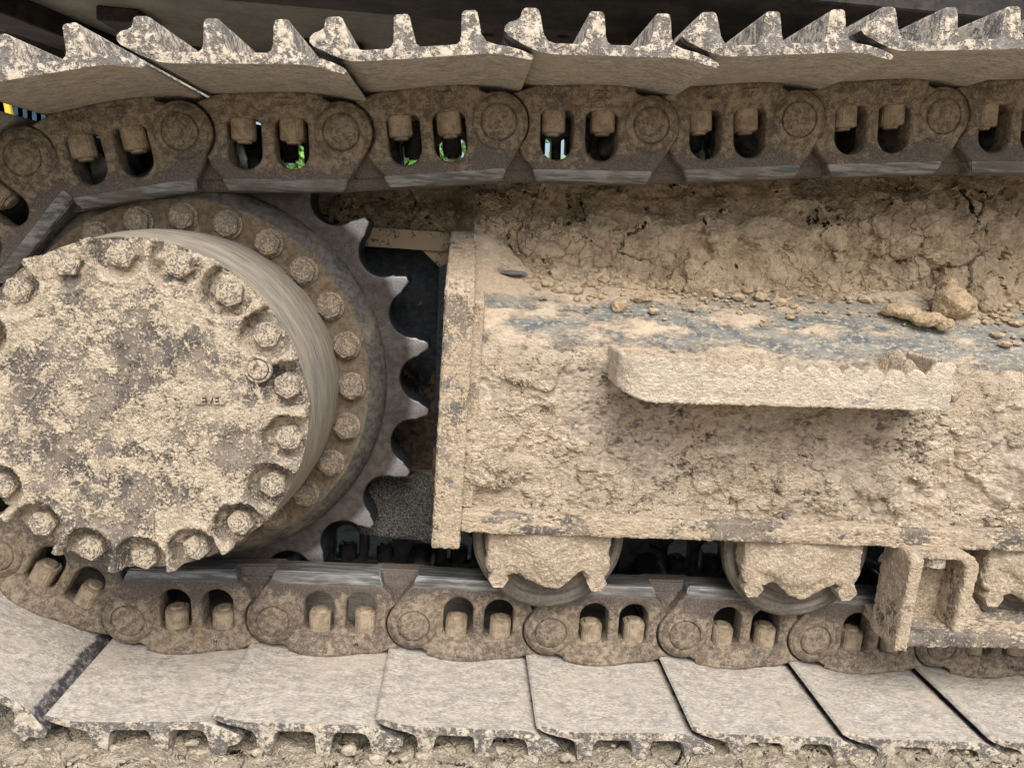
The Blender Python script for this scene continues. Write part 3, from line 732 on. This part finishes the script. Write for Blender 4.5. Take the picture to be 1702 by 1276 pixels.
# ------------------------------------------------------------------ mud bank on the frame
def bank_point(X, T):
    """T 0..1 from the toe of the bank up to its top under the upper track"""
    toe = .072+.030*vnoise(X+8, X*0+2, 5, 60, 3)
    lump = .045*np.exp(-((X-.86)/.12)**2)*np.exp(-((T-.30)/.22)**2)+.05*np.exp(-((X-1.12)/.09)**2)*np.exp(-((T-.42)/.25)**2)
    lump += .03*np.exp(-((X-1.32)/.10)**2)*np.exp(-((T-.35)/.3)**2)
    Y = toe+.085*T-lump*.6+.024*vnoise(X+2, T*.2+2, 16, 70, 4)
    left = 1-sst(X, .455, .50)
    Y = Y+left*(.105-.02*T)
    toez = .590+.008*vnoise(X+1, X*0, 6, 80, 2)+.022*left+.014*sst(X, .9, 1.3)
    ztop = .688+.092*np.maximum(X-.40, -.1)
    Z = toez+(ztop-toez)*T
    e = 1-sst(T, -.02, .16); Y = Y-e*(.001+.008*(1+vnoise(X+3, X*0+T*.1, 22, 90, 3)))*(1-left); Z = Z-e*.026*(1-left)-np.maximum(-T, 0)*.10*(1-left)+np.maximum(-T, 0)*.08*left
    return Y, Z
def make_bank():
    xs = np.arange(.24, 1.66, .0024); ts = np.linspace(-.25, 1, 104)
    X, T = np.meshgrid(xs, ts, indexing='ij'); Y, Z = bank_point(X, T)
    Y = Y-.02*(T < 0)*0
    o = link('packed_mud', grid('packed_mud', np.stack([X, Y, Z], -1)[::-1]), M['bank'])
    tag(o, 'cracked bank of dry brown mud packed on the frame under the upper track', 'mud', kind='stuff')
make_bank()

def rock_bm(bm, c, r, sub=1, sq=(1, 1, 1), seed=0):
    rs = random.Random(seed); res = bmesh.ops.create_icosphere(bm, subdivisions=sub, radius=1)
    M3 = Matrix.Rotation(rs.uniform(0, 6.3), 3, Vector((rs.random()+.1, rs.random(), rs.random())).normalized())
    o = Vector((rs.uniform(0, 50), rs.uniform(0, 50), rs.uniform(0, 50)))
    for v in res['verts']:
        k = 1+.38*mn.noise(v.co*1.3+o)+.16*mn.noise(v.co*3.1+o)
        w = M3 @ (v.co*k); v.co = Vector((c[0]+w.x*r*sq[0], c[1]+w.y*r*sq[1], c[2]+w.z*r*sq[2]))
def make_crumbs():
    bm = bmesh.new(); rs = random.Random(3)
    def sl(y): return float(np.interp(y, [-.0435, -.034, -.02, 0, .03, .08, .13], [.484, .500, .515, .530, .548, .577, .602]))
    for i in range(1300):                                   # along the toe of the bank
        x = rs.uniform(.50, 1.5); dens = .25+.75*math.exp(-((x-.64)/.16)**2)
        if rs.random() > dens: continue
        yt = .066+.030*float(vnoise(np.array([x+8]), np.array([2.]), 5, 60, 3)[0])
        y = yt-abs(rs.gauss(0, .026))+.004
        r = min(.0098, .0014+rs.expovariate(1/.0024)); rock_bm(bm, (x, y, max(sl(y), .5)+r*.4+.003), r, 1, (1.15, .9, .7), i)
    for i in range(420):                                   # loose grit down the slope
        x = rs.uniform(.50, 1.5); y = rs.uniform(-.03, .07); r = .0008+rs.expovariate(1/.0010)
        rock_bm(bm, (x, y, sl(y)+.002+r*.4), min(r, .006), 1, (1.2, 1, .7), 2000+i)
    for i in range(40):
        x = rs.gauss(1.30, .06); y = rs.uniform(-.03, .03); r = rs.uniform(.003, .009)
        rock_bm(bm, (x, y, sl(y)+.002+r*.4), r, 1, (1.3, 1, .6), 3000+i)
    me = from_bm('crumbs', bm)
    o = link('mud_crumbs', me, M['crumb'], smooth=False); tag(o, 'loose crumbs of dry mud scattered along the top slope of the frame', 'mud crumbs', kind='stuff')
make_crumbs()
def clod(label, parts, vox=.0022, mat='clod', name='mud_clod', group=None):
    bm = bmesh.new()
    for i, (c, r, sq) in enumerate(parts): rock_bm(bm, c, r, 3, sq, int(c[0]*9999)+i)
    tag(link(name, remesh(name, bm, vox), M[mat]), label, 'clod' if name == 'mud_clod' else 'stone', group)
clod('largest round lumpy mud clod on the frame top at the right', [((1.176, .010, .562), .025, (1.05, 1, .85)), ((1.168, .012, .586), .011, (1, 1, 1)), ((1.195, .008, .556), .014, (1, 1, .8))])
clod('long low mud clod lying just left of the big round clod', [((1.098, .0, .546), .017, (1.5, 1, .6)), ((1.128, -.012, .538), .016, (1.5, 1, .55)), ((1.152, -.018, .534), .012, (1, 1, .7))])
clod('small single mud lump alone on the slope above the left end of the step', [((.690, -.012, .530), .0095, (1, 1, .9))], .0016)
clod('dark flat chip lying on the slope near the end plate', [((.545, .030, .562), .015, (1.2, .7, .22))], .0016, 'stone', 'stone_chip')

# ------------------------------------------------------------------ track rollers
def collar_pts(k):
    a = [(-.094, .225), (-.094, .180), (-.088, .160), (-.080, .151), (-.062, .150), (-.048, .155), (-.042, .162), (-.030, .150), (-.016, .138), (.0, .134), (.018, .136), (.030, .146), (.044, .160), (.054, .163),
         (.066, .153), (.078, .154), (.086, .164), (.090, .182), (.092, .225)]
    return a
def make_roller(cx, label, seed):
    t = empty('track_roller', (cx, 0, .204), label, 'track roller', 'bottom track rollers')
    me = lathe('wheel', [(.03, -.046), (.070, -.046), (.074, -.042), (.090, -.042), (.094, -.046), (.102, -.046), (.1055, -.043), (.1065, -.038), (.1065, -.031), (.104, -.027), (.086, -.020), (.084, .04), (.084, .22), (.104, .287), (.1065, .295), (.104, .305), (.03, .305)], 96)
    link('wheel', me, M['roller'], t)
    rs = random.Random(seed)
    bm = bmesh.new()
    pts = [(a*(.90+rs.uniform(-.01, .01)), b-.198+rs.uniform(-.002, .002)) for a, b in collar_pts(0)]
    prism_bm(bm, pts, 'y', -.072, -.040)
    rock_bm(bm, (-.005, -.068, -.008), .058, 3, (1.1, .22, .70), seed)
    rock_bm(bm, (-.064, -.064, -.028), .021, 3, (1., .5, 1.1), seed+1); rock_bm(bm, (.064, -.064, -.024), .021, 3, (1., .5, 1.1), seed+2)
    rock_bm(bm, (.004, -.064, -.046), .020, 3, (1.2, .5, .7), seed+3)
    link('muddy_collar', remesh('muddy_collar', bm, .0022, 9), M['collar'], t)
    bm = bmesh.new(); lathe_bm(bm, [(.013, -.074), (.013, -.045)], 6); me = sharp(from_bm('collar_bolt', bm))
    for s in (-1, 1): link('collar_bolt', me, M['collar'], t, (s*.068, 0, -.052))
make_roller(.615, 'left track roller with mud caked collar, nearest the frame end plate', 11)
make_roller(.972, 'middle track roller with mud caked collar, left of the roller guard', 23)
make_roller(1.325, 'track roller at the right edge, partly hidden behind the roller guard', 37)

# ------------------------------------------------------------------ roller guard
def make_guard():
    t = empty('roller_guard', (1.2, -.06, .1), 'welded steel roller guard bracket with two upright plates, bottom right under the frame', 'guard')
    yo, yi = -.118, -.050
    def rm(name, bm, mat='plate', v=.0022): link(name, remesh(name, bm, v, 2), M[mat], t)
    bm = bmesh.new(); prism_bm(bm, [(yo, .090), (yo, .222), (yo+.012, .230), (yi, .230), (yi, .090)], 'x', 1.098, 1.114)
    for v in bm.verts: v.co.x += (.23-v.co.z)*-.02
    rm('upright_plate', bm)
    bm = bmesh.new(); outl = [(1.100, .2295), (1.100, .2215), (1.168, .2215)] + arc(1.168, .2065, .015, 90, 0, 8) + [(1.183, .19), (1.181, .115), (1.196, .113), (1.199, .19)] + arc(1.178, .2065, .023, 0, 90, 8)
    prism_bm(bm, outl, 'y', yo+.010, yi); rm('curved_plate', bm)
    bm = bmesh.new(); prism_bm(bm, [(1.10, .094), (1.62, .104), (1.62, .126), (1.10, .114)], 'y', yo+.004, yi+.03)
    rm('base_plate', bm, 'flange')
    top = arc(1.325, .215, .118, 235, 305, 16)
    bm = bmesh.new(); prism_bm(bm, [(1.10, .112), (1.10, .228), (1.195, .228), (1.210, .170)] + [(x, z) for x, z in top] + [(1.62, .15), (1.62, .112)], 'y', yi-.012, yi)
    rm('back_plate', bm, 'mud')
    bm = bmesh.new(); lathe_bm(bm, [(.0165, -.010), (.0165, .002), (.0145, .006)], 28)
    me = from_bm('guard_bolt', bm); me.transform(Matrix.Rotation(R(90), 4, 'X'))
    link('guard_bolt', sharp(me), M['bolt'], t, (1.146, -.088, .216))
    rebase(t)
make_guard()

# ------------------------------------------------------------------ black greasy soil between sprocket and frame
def make_soil():
    bm = bmesh.new()
    prism_bm(bm, [(.34, .145), (.47, .135), (.47, .222), (.43, .229), (.40, .226), (.36, .222), (.338, .205)], 'y', .10, .17)
    o = link('greasy_soil', remesh('greasy_soil', bm, .0022, 6), M['soil']); tag(o, 'black gritty soil heaped between the sprocket teeth and the frame end plate', 'soil', kind='stuff')
make_soil()

# ------------------------------------------------------------------ excavator body overhead
def make_house():
    t = empty('excavator_body', (.5, 1.2, 1.05), 'dark underside of the excavator body above the upper track', 'excavator body')
    def part(name, pts, z0, z1, mat):
        bm = bmesh.new(); prism_bm(bm, pts, 'z', z0, z1); bmesh.ops.bevel(bm, geom=bm.edges[:], offset=.003, segments=1, affect='EDGES')
        link(name, from_bm(name, bm), M[mat], t, smooth=False)
    part('floor_plate', [(-.56, .62), (.312, .62), (.312, 1.9), (-.40, 1.9)], 1.050, 1.07, 'house_grey')
    part('corner_plate', [(-1.0, .45), (-.66, .62), (-.50, 1.12), (-1.0, 1.12)], 1.044, 1.06, 'house_grey')
    part('diagonal_beam', [(-.72, .45), (-.57, .45), (-.42, 1.25), (-.52, 1.25)], 1.00, 1.052, 'house_dark')
    part('rear_beam', [(-.98, 1.13), (.14, 1.13), (.14, 1.30), (-.98, 1.30)], .93, 1.05, 'house_dark')  # hanging beam; its right stretch is added to block bright sky between the shoes
    part('side_girder', [(-.6, .30), (2.6, .30), (2.6, .615), (-.6, .615)], 1.035, 1.16, 'house_dark')
    part('middle_plate', [(.31, .62), (.86, .62), (1.0, 1.9), (.31, 1.9)], 1.046, 1.07, 'house_brown')
    part('cross_rib', [(.78, .61), (.83, .61), (.95, 1.9), (.87, 1.9)], 1.015, 1.05, 'house_dark')
    part('right_plate', [(.84, .62), (2.9, .62), (2.9, 1.9), (.96, 1.9)], 1.048, 1.07, 'house_brown')
    part('right_rib', [(1.30, .61), (1.34, .61), (1.75, 1.9), (1.68, 1.9)], 1.02, 1.05, 'house_dark')
    part('bracket', [(-.36, .80), (-.27, .80), (-.27, .93), (-.36, .93)], 1.02, 1.05, 'house_dark')
    part('bracket', [(.06, .93), (.20, .93), (.20, 1.0), (.06, 1.0)], 1.025, 1.05, 'house_dark')
    part('centre_frame', [(.95, .50), (1.9, .50), (1.9, 1.7), (.95, 1.7)], .20, .88, 'house_dark')
    part('swing_base', [(.42, 1.0), (1.9, 1.0), (1.9, 1.8), (.42, 1.8)], .35, .72, 'house_dark')
    bm = bmesh.new(); lathe_bm(bm, [(.016, -.010), (.016, .0)], 6); me = from_bm('floor_bolt', bm); me.transform(Matrix.Rotation(R(-90), 4, 'X'))
    for x, y in ((.66, .70), (.70, .80), (.99, .66), (1.06, .74), (1.15, .90), (1.36, .66), (.50, .74), (.92, .84)):
        link('floor_bolt', me, M['house_grey'], t, (x, y, 1.046), smooth=False)
    rebase(t)
make_house()

# ------------------------------------------------------------------ background
def make_fence():
    t = empty('corrugated_fence', (-3.3, 6, 0), 'blue corrugated metal fence glimpsed at the left edge under the track shoe', 'fence')
    pan = []
    for i in range(26):
        x = -4.3+i*.075; pan += [(x, 0), (x+.02, .03), (x+.045, .03), (x+.06, 0)]
    bm = bmesh.new(); A = [bm.verts.new((x, 6+y, -.1)) for x, y in pan]; B = [bm.verts.new((x, 6+y, 1.75)) for x, y in pan]
    for i in range(len(pan)-1): bm.faces.new((A[i], A[i+1], B[i+1], B[i]))
    r = bmesh.ops.solidify(bm, geom=bm.faces[:], thickness=.004)
    link('sheet', from_bm('sheet', bm), M['blue'], t, smooth=False)
    rebase(t)
    bm = bmesh.new(); box_bm(bm, -.022, .022, -.022, .022, 0, 1.9, .004)
    tag(link('yellow_post', from_bm('yellow_post', bm), M['yellow'], None, (-3.07, 5.7, -.07), (0, R(-8), 0)), 'yellow metal post leaning in front of the blue fence at the left edge', 'post')
make_fence()
def make_tree(x, y, h, w, seed, label):
    t = empty('leafy_tree', (x, y, -.07), label, 'tree', 'trees behind the machine'); rs = random.Random(seed)
    bm = bmesh.new(); last = None
    prof = [(0, .16), (h*.3, .12), (h*.6, .07), (h*.85, .03)]; rows = []
    for zz, rr in prof: rows.append([bm.verts.new((rr*math.cos(k*math.pi/4)+.1*math.sin(zz), rr*math.sin(k*math.pi/4), zz)) for k in range(8)])
    for a, b in zip(rows, rows[1:]):
        for i in range(8): bm.faces.new((a[i], a[(i+1) % 8], b[(i+1) % 8], b[i]))
    for k in range(7):
        a = rs.uniform(0, 6.3); z0 = h*rs.uniform(.25, .6); L = w*rs.uniform(.5, .8); d = Vector((math.cos(a), math.sin(a), .7)).normalized()
        s = d.cross(Vector((0, 0, 1))).normalized()*.03; p0 = Vector((0, 0, z0)); p1 = p0+d*L
        q = [bm.verts.new(p0+s), bm.verts.new(p0-s), bm.verts.new(p0+Vector((0, 0, .06))), bm.verts.new(p1)]
        bm.faces.new((q[0], q[1], q[3])); bm.faces.new((q[1], q[2], q[3])); bm.faces.new((q[2], q[0], q[3]))
    link('trunk', from_bm('trunk', bm), M['bark'], t)
    vs = []; fs = []
    cl = [(rs.gauss(0, w*.4), rs.gauss(0, w*.4), h*rs.uniform(.12, 1.), rs.uniform(.3, .6)*w*.6) for _ in range(34)]
    for cx, cy, cz, cr in cl:
        for _ in range(230):
            v = Vector((rs.gauss(0, 1), rs.gauss(0, 1), rs.gauss(0, 1))).normalized()*cr*rs.random()**.4
            c = Vector((cx, cy, cz))+v; a = Vector((rs.gauss(0, 1), rs.gauss(0, 1), rs.gauss(0, 1))).normalized(); b = a.orthogonal().normalized(); s = rs.uniform(.05, .09)
            i = len(vs); vs += [c-a*s, c+b*s*.5, c+a*s, c-b*s*.5]; fs.append((i, i+1, i+2, i+3))
    link('crown', mesh('crown', vs, fs), M['leaf'], t, smooth=False)
make_tree(.15, 9, 4.2, 2.0, 1, 'leafy green tree seen through the link windows at centre left, left one of the pair')
make_tree(-1.9, 11, 4.6, 2.2, 2, 'leafy green tree further back and to the left of the other')
